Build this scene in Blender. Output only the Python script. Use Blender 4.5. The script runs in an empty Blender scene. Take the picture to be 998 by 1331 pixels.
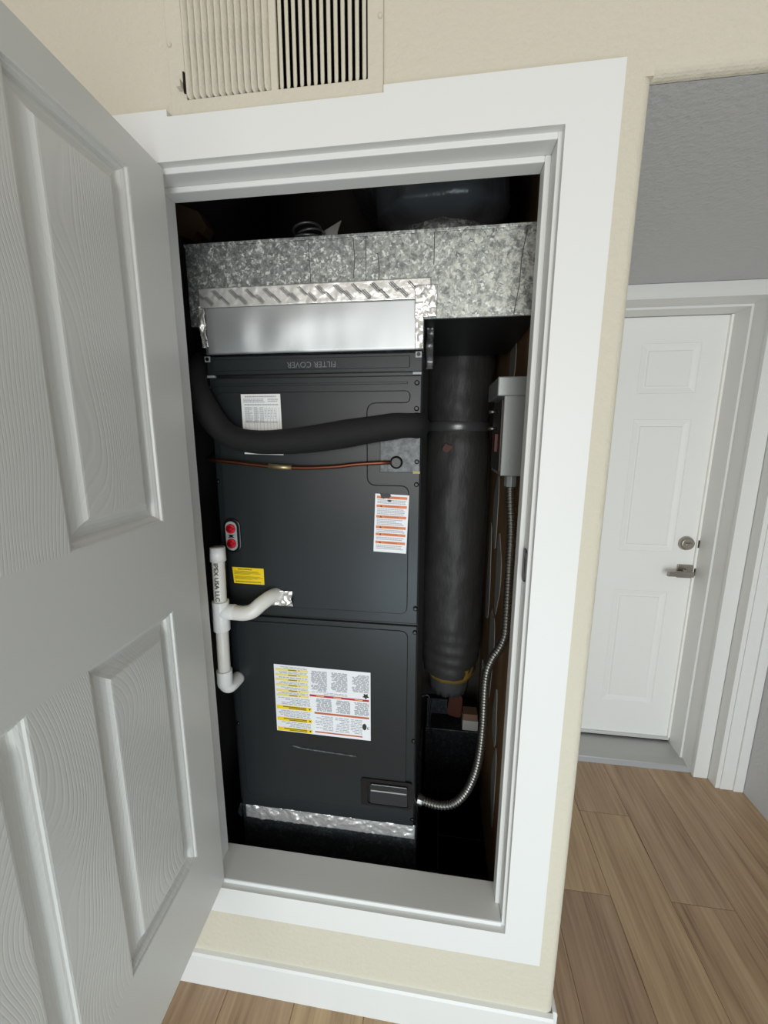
import bpy, bmesh, math, random
from mathutils import Vector, Matrix, noise
random.seed(7)
S = bpy.context.scene
COL = S.collection

# ------------------------------------------------------------------ camera
CAM = (-0.2753, -0.8236, 1.5555)
F, YAW, PITCH, ROLL = 524.55, 0.1364, -0.18712, 0.00306
cyw, syw, cp, sp = math.cos(YAW), math.sin(YAW), math.cos(PITCH), math.sin(PITCH)
fwd = Vector((-syw * cp, cyw * cp, sp))
rgt = Vector((cyw, syw, 0))
upv = rgt.cross(fwd)
r2 = math.cos(ROLL) * rgt + math.sin(ROLL) * upv
u2 = -math.sin(ROLL) * rgt + math.cos(ROLL) * upv
cd = bpy.data.cameras.new('camera')
cd.sensor_fit = 'HORIZONTAL'
cd.sensor_width = 36
cd.lens = F * 36 / 998
cd.clip_start = 0.01
cam = bpy.data.objects.new('camera', cd)
COL.objects.link(cam)
M3 = Matrix((r2, u2, -fwd)).transposed()
cam.matrix_world = Matrix.Translation(CAM) @ M3.to_4x4()
S.camera = cam

# ------------------------------------------------------------------ world, daylight, exposure
w = bpy.data.worlds.new('world')
S.world = w
w.use_nodes = True
bg = w.node_tree.nodes['Background']
bg.inputs[0].default_value = (0.96, 0.985, 1.0, 1)
bg.inputs[1].default_value = 0.28


def area(name, loc, rot, sx, sy, power, color):
    l = bpy.data.lights.new(name, 'AREA')
    l.shape = 'RECTANGLE'
    l.size, l.size_y = sx, sy
    l.energy = power
    l.color = color
    o = bpy.data.objects.new(name, l)
    o.location = loc
    o.rotation_euler = rot
    COL.objects.link(o)
    return o


# glass doors behind the photographer: daylight
area('daylight_glass_door', (-0.1, -5.0, 1.5), (math.radians(90), 0, 0), 3.0, 2.0, 112, (1.0, 0.995, 0.97))
# low window nearer the closet: cool light off the ground outside
area('daylight_low_window', (0.0, -1.9, 0.36), (math.radians(90), 0, 0), 1.6, 0.68, 17, (0.66, 0.87, 1.0))
S.view_settings.view_transform = 'Standard'
S.view_settings.look = 'None'
S.view_settings.gamma = 1
S.view_settings.exposure = 0.0
S.view_settings.use_curve_mapping = False


# ------------------------------------------------------------------ materials
def lin(c):
    return tuple(((v / 255) / 12.92 if v <= 10 else ((v / 255 + 0.055) / 1.055) ** 2.4) for v in c) + (1,)


def mat(name, rgb, rough=0.5, metal=0.0, coat=0.0, spec=0.5):
    m = bpy.data.materials.new(name)
    m.use_nodes = True
    b = m.node_tree.nodes['Principled BSDF']
    b.inputs['Base Color'].default_value = lin(rgb)
    b.inputs['Roughness'].default_value = rough
    b.inputs['Metallic'].default_value = metal
    b.inputs['Coat Weight'].default_value = coat
    b.inputs['Specular IOR Level'].default_value = spec
    return m


def N(m, t, **kw):
    n = m.node_tree.nodes.new(t)
    for k, v in kw.items():
        if k.startswith('i_'):
            n.inputs[k[2:].replace('_', ' ')].default_value = v
        else:
            setattr(n, k, v)
    return n


def L(m, a, b):
    m.node_tree.links.new(a, b)


def P(m):
    return m.node_tree.nodes['Principled BSDF']


def coords(m, scale=(1, 1, 1), kind='Object', rot=(0, 0, 0)):
    t = N(m, 'ShaderNodeTexCoord')
    mp = N(m, 'ShaderNodeMapping')
    mp.inputs['Scale'].default_value = scale
    mp.inputs['Rotation'].default_value = rot
    L(m, t.outputs[kind], mp.inputs[0])
    return mp.outputs[0]


def bump(m, fac, strength, dist):
    b = N(m, 'ShaderNodeBump')
    b.inputs['Strength'].default_value = strength
    b.inputs['Distance'].default_value = dist
    L(m, fac, b.inputs['Height'])
    L(m, b.outputs[0], P(m).inputs['Normal'])
    return b


def noise_tex(m, vec, scale, detail=3, rough=0.5):
    n = N(m, 'ShaderNodeTexNoise')
    n.inputs['Scale'].default_value = scale
    n.inputs['Detail'].default_value = detail
    n.inputs['Roughness'].default_value = rough
    L(m, vec, n.inputs['Vector'])
    return n.outputs[0]


def ramp(m, fac, stops):
    r = N(m, 'ShaderNodeValToRGB')
    e = r.color_ramp.elements
    e[0].position, e[0].color = stops[0][0], lin(stops[0][1])
    e[1].position, e[1].color = stops[-1][0], lin(stops[-1][1])
    for p, c in stops[1:-1]:
        k = e.new(p)
        k.color = lin(c)
    L(m, fac, r.inputs[0])
    return r.outputs[0]


def wall_mat(name, rgb, s=0.25):
    m = mat(name, rgb, 0.75)
    bump(m, noise_tex(m, coords(m), 75, 3, 0.55), s, 0.006)
    return m


M = {}
M['beige'] = wall_mat('beige_orange_peel_paint', (214, 207, 189), 0.45)
M['grey'] = wall_mat('grey_orange_peel_paint', (205, 204, 205), 0.4)
M['ceil'] = wall_mat('white_ceiling_paint', (232, 230, 224))
M['trim'] = mat('white_trim_paint', (234, 234, 231), 0.45)
M['white_door'] = mat('white_exterior_door_paint', (244, 244, 241), 0.45)
# closet door: painted moulded skin with embossed oak grain
m = mat('white_moulded_door_paint', (224, 224, 219), 0.30)
wv = N(m, 'ShaderNodeTexWave', wave_type='BANDS', bands_direction='X')
wv.inputs['Scale'].default_value = 44
wv.inputs['Distortion'].default_value = 110
wv.inputs['Detail'].default_value = 0.6
wv.inputs['Detail Scale'].default_value = 0.13
wv.inputs['Detail Roughness'].default_value = 0.45
L(m, coords(m, (1, 1, 0.42)), wv.inputs['Vector'])
mr = N(m, 'ShaderNodeMapRange')
mr.inputs['From Min'].default_value = 0.0
mr.inputs['From Max'].default_value = 0.35
L(m, wv.outputs['Fac'], mr.inputs[0])
bump(m, mr.outputs[0], 0.24, 0.0007)
M['grain_door'] = m
M['door'] = mat('white_closet_door_paint', (224, 224, 219), 0.33)

# galvanised sheet steel
def galv(name, a, b, c, rough, streak=0.0):
    """spangled zinc: fine crystal cells, pale oxide blotches growing towards +X"""
    m = mat(name, (150, 152, 150), rough, 0.6)
    v = coords(m)
    dn = N(m, 'ShaderNodeTexNoise')
    dn.inputs['Scale'].default_value = 60
    dn.inputs['Detail'].default_value = 4
    L(m, v, dn.inputs['Vector'])
    ad = N(m, 'ShaderNodeVectorMath', operation='MULTIPLY_ADD')
    ad.inputs[1].default_value = (0.02, 0.02, 0.02)
    L(m, dn.outputs[1], ad.inputs[0])
    L(m, v, ad.inputs[2])
    vo = N(m, 'ShaderNodeTexVoronoi')
    vo.inputs['Scale'].default_value = 190
    L(m, ad.outputs[0], vo.inputs['Vector'])
    sep = N(m, 'ShaderNodeSeparateColor')
    L(m, vo.outputs['Color'], sep.inputs[0])
    big = noise_tex(m, v, 85, 6, 0.75)
    mx = N(m, 'ShaderNodeMix', data_type='FLOAT')
    mx.inputs[0].default_value = 0.72
    L(m, sep.outputs[0], mx.inputs[2])
    L(m, big, mx.inputs[3])
    col = ramp(m, mx.outputs[0], [(0.34, a), (0.56, b), (0.70, c)])
    L(m, col, P(m).inputs['Base Color'])
    rr = N(m, 'ShaderNodeMapRange')
    rr.inputs['To Min'].default_value = rough - 0.1
    rr.inputs['To Max'].default_value = rough + 0.2
    L(m, mx.outputs[0], rr.inputs[0])
    L(m, rr.outputs[0], P(m).inputs['Roughness'])
    if streak:
        sx = N(m, 'ShaderNodeSeparateXYZ')
        L(m, v, sx.inputs[0])
        ox = N(m, 'ShaderNodeMapRange')
        ox.inputs['From Min'].default_value = -0.1
        ox.inputs['From Max'].default_value = 0.42
        L(m, sx.outputs[0], ox.inputs[0])
        on = N(m, 'ShaderNodeMapRange')
        on.inputs['From Min'].default_value = 0.45
        on.inputs['From Max'].default_value = 0.60
        L(m, noise_tex(m, ad.outputs[0], 60, 6, 0.75), on.inputs[0])
        mu_ = N(m, 'ShaderNodeMath', operation='MULTIPLY')
        L(m, ox.outputs[0], mu_.inputs[0])
        L(m, on.outputs[0], mu_.inputs[1])
        mm_ = N(m, 'ShaderNodeMix', data_type='RGBA')
        L(m, mu_.outputs[0], mm_.inputs[0])
        L(m, col, mm_.inputs[6])
        mm_.inputs[7].default_value = lin((216, 217, 206))
        L(m, mm_.outputs[2], P(m).inputs['Base Color'])
        mt = N(m, 'ShaderNodeMapRange')
        mt.inputs['To Min'].default_value = 0.7
        mt.inputs['To Max'].default_value = 0.15
        L(m, mu_.outputs[0], mt.inputs[0])
        L(m, mt.outputs[0], P(m).inputs['Metallic'])
    bump(m, mx.outputs[0], 0.15, 0.001)
    return m


M['galv'] = galv('galvanised_spangled_steel', (112, 116, 114), (156, 160, 157), (236, 238, 232), 0.42, 1.0)
M['galv_dark'] = galv('dull_galvanised_steel', (44, 49, 52), (56, 62, 66), (86, 94, 98), 0.45)
m = mat('bright_sheet_steel', (200, 204, 206), 0.42, 0.9)
bump(m, noise_tex(m, coords(m, (1, 1, 0.3)), 10, 1), 0.25, 0.02)
M['sheet'] = m
m = mat('aluminium_foil_tape', (238, 236, 233), 0.27, 0.68)
bump(m, noise_tex(m, coords(m), 45, 6, 0.6), 0.35, 0.004)
M['foil'] = m
M['print'] = mat('dark_grey_print', (92, 92, 92), 0.6)
# slate paint with faint orange peel
m = mat('slate_grey_powder_coat', (36, 40, 42), 0.30, 0.0, 0.0, 0.36)
bump(m, noise_tex(m, coords(m), 240, 2), 0.06, 0.001)
M['slate'] = m
M['slate_dark'] = mat('dark_slate_powder_coat', (32, 35, 36), 0.4)
M['black'] = mat('black_plastic', (9, 9, 10), 0.32)
m = mat('black_foam_insulation', (13, 14, 14), 0.8)
bump(m, noise_tex(m, coords(m), 160, 4), 0.35, 0.002)
M['foam'] = m
m = mat('black_plastic_duct_jacket', (62, 61, 59), 0.52)
bump(m, noise_tex(m, coords(m, (1, 1, 0.35)), 16, 5, 0.6), 0.5, 0.012)
M['jacket'] = m
m = mat('glossy_black_jacket_painted_light', (88, 90, 93), 0.24)  # black plastic lightened: light on the elbow's wrinkles put into the colour
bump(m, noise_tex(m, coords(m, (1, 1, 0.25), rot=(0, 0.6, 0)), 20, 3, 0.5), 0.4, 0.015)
M['jacket_lit'] = m
M['tape'] = mat('silver_duct_tape', (120, 120, 121), 0.3, 0.6)
M['copper'] = mat('oxidised_copper', (112, 66, 48), 0.35, 0.9)
M['brass'] = mat('brazed_joint', (176, 158, 120), 0.35, 0.8)
M['pvc'] = mat('white_pvc', (232, 230, 222), 0.28)
M['pvc2'] = mat('bright_white_pvc_fitting', (240, 240, 238), 0.25)
M['red'] = mat('red_rubber', (205, 22, 38), 0.4)
M['silver'] = mat('grey_plastic_plate', (160, 162, 164), 0.4)
M['label'] = mat('white_label_paper', (238, 239, 242), 0.45)
M['spec'] = mat('cream_label_paper', (240, 240, 236), 0.45)
M['yellow'] = mat('yellow_label_ink', (250, 214, 20), 0.45)
M['paleyellow'] = mat('pale_yellow_ink', (240, 222, 130), 0.45)
M['orange'] = mat('orange_label_ink', (218, 124, 62), 0.45)
M['crimson'] = mat('crimson_label_ink', (190, 40, 62), 0.45)
M['rust'] = mat('rust_label_ink', (190, 102, 66), 0.45)
M['ink'] = mat('grey_text_ink', (172, 174, 180), 0.5)
M['ink2'] = mat('black_text_ink', (40, 38, 38), 0.5)
M['olive'] = mat('olive_text_ink', (120, 105, 20), 0.5)
M['nickel'] = mat('satin_nickel', (168, 161, 152), 0.3, 0.9)
M['bronze'] = mat('dark_bronze', (62, 56, 52), 0.4, 0.8)
M['alu'] = mat('mill_aluminium', (186, 186, 184), 0.45, 0.45)
M['rubber'] = mat('grey_rubber', (120, 122, 122), 0.5)
M['boxgrey'] = mat('grey_enamelled_steel', (150, 154, 152), 0.3, 0.35)
M['conduit'] = mat('flexible_steel_conduit', (138, 137, 132), 0.36, 0.9)
M['insul'] = mat('yellow_fibreglass', (150, 118, 42), 0.9)
M['card'] = mat('tan_cardboard', (150, 118, 96), 0.8)
M['cardw'] = mat('off_white_cardboard', (205, 206, 200), 0.7)
M['redbrown'] = mat('red_brown_paint', (92, 48, 36), 0.6)
M['wood'] = mat('dark_framing_lumber', (96, 70, 48), 0.8)
m = mat('brown_drywall_paper', (112, 84, 56), 0.85)
L(m, ramp(m, noise_tex(m, coords(m, (1, 1, 0.3)), 8, 4), [(0.3, (122, 90, 58)), (0.7, (160, 124, 84))]), P(m).inputs['Base Color'])
M['brown'] = m
M['mud'] = mat('grey_joint_compound', (170, 168, 160), 0.85)
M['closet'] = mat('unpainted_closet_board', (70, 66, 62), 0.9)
M['weather'] = mat('cream_weatherstrip', (255, 253, 247), 0.4)
# oak-look vinyl planks: tone from the plank, grain along Y
m = mat('oak_vinyl_plank', (150, 124, 98), 0.34)
oi = N(m, 'ShaderNodeObjectInfo')
cb = N(m, 'ShaderNodeCombineXYZ')
mu = N(m, 'ShaderNodeMath', operation='MULTIPLY')
mu.inputs[1].default_value = 37.0
L(m, oi.outputs['Random'], mu.inputs[0])
L(m, mu.outputs[0], cb.inputs[0])
L(m, mu.outputs[0], cb.inputs[1])
va = N(m, 'ShaderNodeVectorMath', operation='ADD')
L(m, coords(m, (9, 0.75, 1)), va.inputs[0])
L(m, cb.outputs[0], va.inputs[1])
g1 = noise_tex(m, va.outputs[0], 2.2, 5, 0.6)
vb = N(m, 'ShaderNodeVectorMath', operation='ADD')
L(m, coords(m, (110, 3, 1)), vb.inputs[0])
L(m, cb.outputs[0], vb.inputs[1])
g2 = noise_tex(m, vb.outputs[0], 1.0, 3, 0.6)
mg = N(m, 'ShaderNodeMix', data_type='FLOAT')
mg.inputs[0].default_value = 0.3
g3 = noise_tex(m, vb.outputs[0], 0.35, 6, 0.7)
mq = N(m, 'ShaderNodeMix', data_type='FLOAT')
mq.inputs[0].default_value = 0.35
L(m, g1, mq.inputs[2])
L(m, g3, mq.inputs[3])
L(m, mq.outputs[0], mg.inputs[2])
L(m, g2, mg.inputs[3])
c1 = ramp(m, mg.outputs[0], [(0.34, (128, 102, 80)), (0.47, (178, 153, 126)), (0.66, (208, 186, 156))])
c2 = ramp(m, oi.outputs['Random'], [(0.0, (222, 212, 206)), (0.5, (236, 228, 220)), (1.0, (255, 248, 230))])
mm = N(m, 'ShaderNodeMix', data_type='RGBA', blend_type='MULTIPLY')
mm.inputs[0].default_value = 1
L(m, c1, mm.inputs[6])
L(m, c2, mm.inputs[7])
L(m, mm.outputs[2], P(m).inputs['Base Color'])
bump(m, g2, 0.08, 0.001)
M['plank'] = m
M['subfloor'] = mat('dark_underlay', (58, 46, 36), 0.9)


# ------------------------------------------------------------------ mesh builder
class MB:
    def __init__(self):
        self.v, self.f, self.mi, self.mats, self.smooth = [], [], [], [], []

    def mid(self, m):
        if m not in self.mats:
            self.mats.append(m)
        return self.mats.index(m)

    def add(self, vs, fs, m=None, smooth=False):
        o = len(self.v)
        self.v += [Vector(p) for p in vs]
        k = self.mid(m) if m else 0
        for f in fs:
            self.f.append([i + o for i in f])
            self.mi.append(k)
            self.smooth.append(smooth)
        return self

    def box(self, x0, x1, y0, y1, z0, z1, m=None):
        vs = [(x, y, z) for z in (z0, z1) for y in (y0, y1) for x in (x0, x1)]
        return self.add(vs, [(0, 2, 3, 1), (4, 5, 7, 6), (0, 1, 5, 4), (2, 6, 7, 3), (0, 4, 6, 2), (1, 3, 7, 5)], m)

    def prism(self, poly, a, b, axis='z', m=None, smooth=False):
        n = len(poly)

        def P3(p, t):
            if axis == 'z':
                return (p[0], p[1], t)
            if axis == 'y':
                return (p[0], t, p[1])
            return (t, p[0], p[1])
        vs = [P3(p, a) for p in poly] + [P3(p, b) for p in poly]
        self.add(vs, [tuple(range(n))[::-1], tuple(range(n, 2 * n))], m)
        o = len(self.v) - 2 * n
        k = self.mid(m) if m else 0
        for i in range(n):
            j = (i + 1) % n
            self.f.append([o + i, o + j, o + n + j, o + n + i])
            self.mi.append(k)
            self.smooth.append(smooth)
        return self

    def tube(self, path, rad, seg=20, m=None, cap=True, rfun=None):
        path = [Vector(p) for p in path]
        n = len(path)
        t0 = (path[1] - path[0]).normalized()
        ref = Vector((0, 0, 1)) if abs(t0.z) < 0.9 else Vector((0, 1, 0))
        nx = t0.cross(ref).normalized()
        rings = []
        for i in range(n):
            t = (path[min(i + 1, n - 1)] - path[max(i - 1, 0)]).normalized()
            nx = (nx - t * nx.dot(t)).normalized()
            ny = t.cross(nx)
            r = rad[i] if isinstance(rad, (list, tuple)) else rad
            ring = []
            for k in range(seg):
                a = 2 * math.pi * k / seg
                rr = r * (rfun(i, k, path[i], a) if rfun else 1)
                ring.append(path[i] + nx * (math.cos(a) * rr) + ny * (math.sin(a) * rr))
            rings.append(ring)
        vs = [p for r in rings for p in r]
        fs = []
        for i in range(n - 1):
            for k in range(seg):
                k2 = (k + 1) % seg
                fs.append((i * seg + k, i * seg + k2, (i + 1) * seg + k2, (i + 1) * seg + k))
        self.add(vs, fs, m, True)
        if cap:
            self.add(rings[0], [tuple(range(seg))[::-1]], m)
            self.add(rings[-1], [tuple(range(seg))], m)
        return self

    def grid(self, fn, nu, nv, m=None, smooth=True):
        vs = [fn(i / nu, j / nv) for j in range(nv + 1) for i in range(nu + 1)]
        fs = [(j * (nu + 1) + i, j * (nu + 1) + i + 1, (j + 1) * (nu + 1) + i + 1, (j + 1) * (nu + 1) + i)
              for j in range(nv) for i in range(nu)]
        return self.add(vs, fs, m, smooth)

    def build(self, name, m=None, parent=None, label=None, bevel=0, bseg=2, kind=None, local=False, solid=0):
        me = bpy.data.meshes.new(name)
        off = Vector((0, 0, 0))
        if parent is not None and not local:
            q = parent
            while q:
                off += q.location
                q = q.parent
        me.from_pydata([p - off for p in self.v], [], self.f)
        mats = self.mats or [m]
        for x in mats:
            me.materials.append(x or m)
        if self.mats:
            me.polygons.foreach_set('material_index', self.mi)
        me.polygons.foreach_set('use_smooth', self.smooth)
        bm = bmesh.new()
        bm.from_mesh(me)
        bmesh.ops.remove_doubles(bm, verts=bm.verts, dist=1e-6)
        if not solid:
            bmesh.ops.recalc_face_normals(bm, faces=bm.faces)
        bm.to_mesh(me)
        bm.free()
        o = bpy.data.objects.new(name, me)
        COL.objects.link(o)
        if parent:
            o.parent = parent
        if label:
            o['label'] = label
        if kind:
            o['kind'] = kind
        if solid:
            s = o.modifiers.new('solid', 'SOLIDIFY')
            s.thickness = solid
        if bevel:
            b = o.modifiers.new('bevel', 'BEVEL')
            b.width = bevel
            b.segments = bseg
            b.limit_method = 'ANGLE'
            b.angle_limit = math.radians(40)
        return o


def curve(pts, n=8):
    """Catmull-Rom through the points"""
    p = [Vector(q) for q in pts]
    p = [2 * p[0] - p[1]] + p + [2 * p[-1] - p[-2]]
    out = []
    for i in range(1, len(p) - 2):
        for k in range(n):
            t = k / n
            a, b, c, d = p[i - 1], p[i], p[i + 1], p[i + 2]
            out.append(0.5 * (2 * b + (c - a) * t + (2 * a - 5 * b + 4 * c - d) * t * t + (3 * b - a - 3 * c + d) * t ** 3))
    out.append(p[-2])
    return out


def rrect(x0, x1, z0, z1, r, n=5):
    pts = []
    for cx, cz, a0 in ((x1 - r, z1 - r, 0), (x0 + r, z1 - r, 90), (x0 + r, z0 + r, 180), (x1 - r, z0 + r, 270)):
        for k in range(n + 1):
            a = math.radians(a0 + 90 * k / n)
            pts.append((cx + r * math.cos(a), cz + r * math.sin(a)))
    return pts


def circ(cx, cz, r, n=20):
    return [(cx + r * math.cos(2 * math.pi * k / n), cz + r * math.sin(2 * math.pi * k / n)) for k in range(n)]


def roundpoly(pts, r, n=4):
    """round every corner of a polygon with (up to) radius r"""
    out = []
    N_ = len(pts)
    for i in range(N_):
        a, b, c = Vector(pts[i - 1]), Vector(pts[i]), Vector(pts[(i + 1) % N_])
        d1, d2 = (a - b), (c - b)
        rr = min(r, d1.length * 0.49, d2.length * 0.49)
        p, q = b + d1.normalized() * rr, b + d2.normalized() * rr
        for k in range(n + 1):
            t = k / n
            out.append(tuple((1 - t) ** 2 * p + 2 * t * (1 - t) * b + t * t * q))
    return out


def thing(name, label, cat, loc=(0, 0, 0), group=None):
    o = bpy.data.objects.new(name, None)
    COL.objects.link(o)
    o.empty_display_size = 0.05
    o.location = loc
    o['label'] = label
    o['category'] = cat
    if group:
        o['group'] = group
    return o


def struct(name, loc=(0, 0, 0)):
    o = bpy.data.objects.new(name, None)
    COL.objects.link(o)
    o.location = loc
    o['kind'] = 'structure'
    return o


def tag(o, label, cat):
    o['label'] = label
    o['category'] = cat
    return o


def copy_obj(src, parent, name=None, loc=None):
    c = src.copy()
    COL.objects.link(c)
    c.parent = parent
    if loc is not None:
        c.location = loc
    return c


def text_mesh(txt, size, align='CENTER', extrude=0.0, bold=0.0):
    cu = bpy.data.curves.new('text', 'FONT')
    cu.body = txt
    cu.size = size
    cu.align_x = align
    cu.align_y = 'CENTER'
    cu.extrude = extrude
    cu.offset = bold
    cu.resolution_u = 3
    o = bpy.data.objects.new('text', cu)
    COL.objects.link(o)
    dg = bpy.context.evaluated_depsgraph_get()
    me = bpy.data.meshes.new_from_object(o.evaluated_get(dg))
    vs = [v.co.copy() for v in me.vertices]
    fs = [tuple(p.vertices) for p in me.polygons]
    bpy.data.objects.remove(o)
    bpy.data.curves.remove(cu)
    bpy.data.meshes.remove(me)
    return vs, fs


# ================================================================== SETTING
# ---- floor of planks running towards the far door
fl = MB().box(-2.2, 1.12, -4.1, 1.0, -0.03, -0.0125).build('floor', M['subfloor'], kind='structure')
PW, PL = 0.197, 1.22
pm = MB().box(-PW / 2 + 0.0004, PW / 2 - 0.0004, -PL / 2 + 0.0004, PL / 2 - 0.0004, -0.012, 0.0)
proto = None
starts = {0: 0.0, 1: 0.394, 2: 0.72, 3: 0.403, 4: 0.12, 5: 0.55}
k = -10
while True:
    x0 = 0.153 + PW * (k - 1)          # plank row k=1 spans .153 - .35
    if x0 > 1.1:
        break
    if x0 > -2.2:
        s = starts.get(k, random.random() * PL)
        y = s - 5 * PL
        while y < 1.0:
            if y + PL > -4.0:
                xa, xb = max(x0, -2.2), min(x0 + PW, 1.11)
                ya, yb = y, min(y + PL, 1.0)
                if xb - xa > PW - 0.001 and yb - ya > PL - 0.001 and proto:
                    o = copy_obj(proto, fl, loc=((xa + xb) / 2, (ya + yb) / 2, 0))
                else:
                    b = MB().box(xa - (xa + xb) / 2 + 0.0004, xb - (xa + xb) / 2 - 0.0004,
                                 ya - (ya + yb) / 2 + 0.0004, yb - (ya + yb) / 2 - 0.0004, -0.012, 0)
                    o = b.build('plank', M['plank'], fl, bevel=0.0012, bseg=1, local=True)
                    o.location = ((xa + xb) / 2, (ya + yb) / 2, 0)
                    if xb - xa > PW - 0.001 and yb - ya > PL - 0.001:
                        proto = o
            y += PL
    k += 1
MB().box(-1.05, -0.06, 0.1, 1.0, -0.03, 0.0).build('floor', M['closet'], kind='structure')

# ---- front wall (beige) with the closet opening, the vent hole and the bullnosed hall opening
JL, JR, JT, SILL = -0.860, -0.0925, 2.051, 0.378
wf = MB()
wf.box(-2.2, JL - 0.02, 0, 0.1, 0, 3.0)
wf.box(JL - 0.02, JR + 0.02, 0, 0.1, 0, SILL - 0.022)
wf.box(JL - 0.02, JR + 0.02, 0, 0.1, JT + 0.02, 2.155)
VX0, VX1, VZ0, VZ1 = -0.765, -0.410, 2.155, 2.475
wf.box(JL - 0.02, VX0, 0, 0.1, VZ0, VZ1)
wf.box(VX1, JR + 0.02, 0, 0.1, VZ0, VZ1)
wf.box(JL - 0.02, JR + 0.02, 0, 0.1, VZ1, 3.0)
WC, HZ = 0.050, 2.128
R = 0.018
col = [(JR + 0.02, 0.0)] + [(WC - R + R * math.sin(math.radians(a)), R - R * math.cos(math.radians(a))) for a in range(0, 91, 15)] + [(WC, 0.1), (JR + 0.02, 0.1)]
wf.prism(col, 0, HZ, 'z')
wf.box(JR + 0.02, WC, 0, 0.1, HZ, 3.0)
hd = [(0.0, 3.0)] + [(R - R * math.cos(math.radians(a)), HZ + R - R * math.sin(math.radians(a))) for a in range(0, 91, 15)] + [(R + 0.001, HZ), (R + 0.001, 3.0)]
wf.prism(hd, WC, 1.6, 'x')
wf.build('wall_front', M['beige'], kind='structure')
# partition between closet and hall
MB().box(-0.06, WC, 0.1, 1.2, 0, 2.9).build('wall_partition', M['beige'], kind='structure')
# low ceiling of the entry recess
MB().box(WC, 1.2, R, 1.0, HZ, HZ + 0.04).build('ceiling', M['grey'], kind='structure')
# far wall round the entry door
YF = 0.99
DX0, DX1, DT = 0.016, 0.930, 2.064
wb = MB()
wb.box(WC, DX1 + 0.025, YF, 1.25, DT + 0.02, 2.2)
wb.box(DX1 + 0.025, 1.12, YF, 1.25, 0, 2.2)
wb.build('wall_far', M['grey'], kind='structure')
MB().box(1.103, 1.2, -0.1, YF, -0.02, 2.2).build('wall_right', M['grey'], kind='structure')
MB().box(-2.2, 1.6, -4.1, 0.1, 3.0, 3.05).build('ceiling', M['ceil'], kind='structure')
# closet shell
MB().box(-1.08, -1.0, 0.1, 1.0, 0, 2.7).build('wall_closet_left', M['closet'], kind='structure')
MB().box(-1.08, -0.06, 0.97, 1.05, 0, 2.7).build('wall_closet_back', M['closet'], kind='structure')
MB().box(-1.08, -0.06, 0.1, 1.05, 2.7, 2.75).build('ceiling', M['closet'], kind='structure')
wr = MB().box(-0.062, -0.060, 0.1, 0.97, 0.0, 2.7).build('wall_closet_right', M['brown'], kind='structure')
for y, z, hh, ww in ((0.56, 1.08, 0.14, 0.055), (0.70, 1.28, 0.13, 0.06), (0.62, 0.76, 0.17, 0.06), (0.45, 0.60, 0.10, 0.04),
                     (0.84, 0.45, 0.12, 0.05), (0.52, 1.80, 0.12, 0.05), (0.40, 0.38, 0.14, 0.04), (0.80, 0.98, 0.2, 0.05)):
    pts = []
    for q in range(18):
        a = 2 * math.pi * q / 18
        rr = 1 + 0.18 * math.sin(3 * a + y * 20)
        pts.append((y + ww * rr * math.cos(a), z + hh * rr * math.sin(a)))
    MB().prism(pts, -0.0645, -0.062, 'x').build('joint_compound_patch', M['mud'], wr, 'grey smear of joint compound')

# ---- trim_1: casing round the closet opening
W_ = 0.085
CX0, CX1, CZ0, CZ1 = JL - 0.0055 - W_, 0.0, 0.2855, 2.145
ix0, ix1, iz0, iz1 = CX0 + W_, CX1 - W_ - 0.001, CZ0 + 0.082, CZ1 - 0.084
NX, NX1 = -0.793, -0.389        # notch for the grille
cb1 = MB()
outer = [(CX0, CZ0), (CX1, CZ0), (CX1, CZ1), (NX1, CZ1), (NX1, 2.1335), (NX, 2.1335), (NX, CZ1), (CX0, CZ1)]
inner = [(ix0, iz0), (ix1, iz0), (ix1, iz1), (NX1, iz1), (NX1 - 0.01, iz1), (NX, iz1), (NX - 0.005, iz1), (ix0, iz1)]
inner[4] = (NX1 - 0.002, iz1)
for y in (-0.018, 0.0):
    cb1.add([(p[0], y, p[1]) for p in outer] + [(p[0], y, p[1]) for p in inner], [(q, (q + 1) % 8, 8 + (q + 1) % 8, 8 + q) for q in range(8)])
for rg in (outer, inner):
    cb1.add([(p[0], -0.018, p[1]) for p in rg] + [(p[0], 0.0, p[1]) for p in rg], [(q, (q + 1) % 8, 8 + (q + 1) % 8, 8 + q) for q in range(8)])
cb1.build('trim_1', M['trim'], kind='structure', bevel=0.0012)

# ---- trim_2: jamb, stops, sill, strike plate
t2 = struct('trim_2', (-0.475, 0.04, 0.37))
JD = 0.088
MB().box(JR, JR + 0.019, -0.001, JD, SILL - 0.02, JT + 0.019).build('jamb_board', M['trim'], t2, bevel=0.0015)
MB().box(JL - 0.019, JL, -0.001, JD, SILL - 0.02, JT + 0.019).build('jamb_board', M['trim'], t2, bevel=0.0015)
MB().box(JL, JR, -0.001, JD, JT, JT + 0.019).build('jamb_board', M['trim'], t2, bevel=0.0015)
MB().box(JL, JR, -0.004, JD + 0.004, SILL - 0.02, SILL).build('sill_board', M['trim'], t2, bevel=0.003)
sy0, sy1 = 0.038, 0.074
MB().box(JR - 0.011, JR, sy0, sy1, SILL, JT).build('door_stop', M['trim'], t2, bevel=0.002)
MB().box(JL, JL + 0.011, sy0, sy1, SILL, JT).build('door_stop', M['trim'], t2, bevel=0.002)
MB().box(JL + 0.011, JR - 0.011, sy0, sy1, JT - 0.011, JT).build('door_stop', M['trim'], t2, bevel=0.002)
sp_ = MB()
pts = roundpoly([(0.006, 1.255), (0.034, 1.255), (0.034, 1.325), (0.006, 1.325)], 0.010)
sp_.prism(pts, JR - 0.0025, JR + 0.0002, 'x')
spo = sp_.build('strike_plate', M['bronze'], t2, 'dark bronze strike plate')
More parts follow.
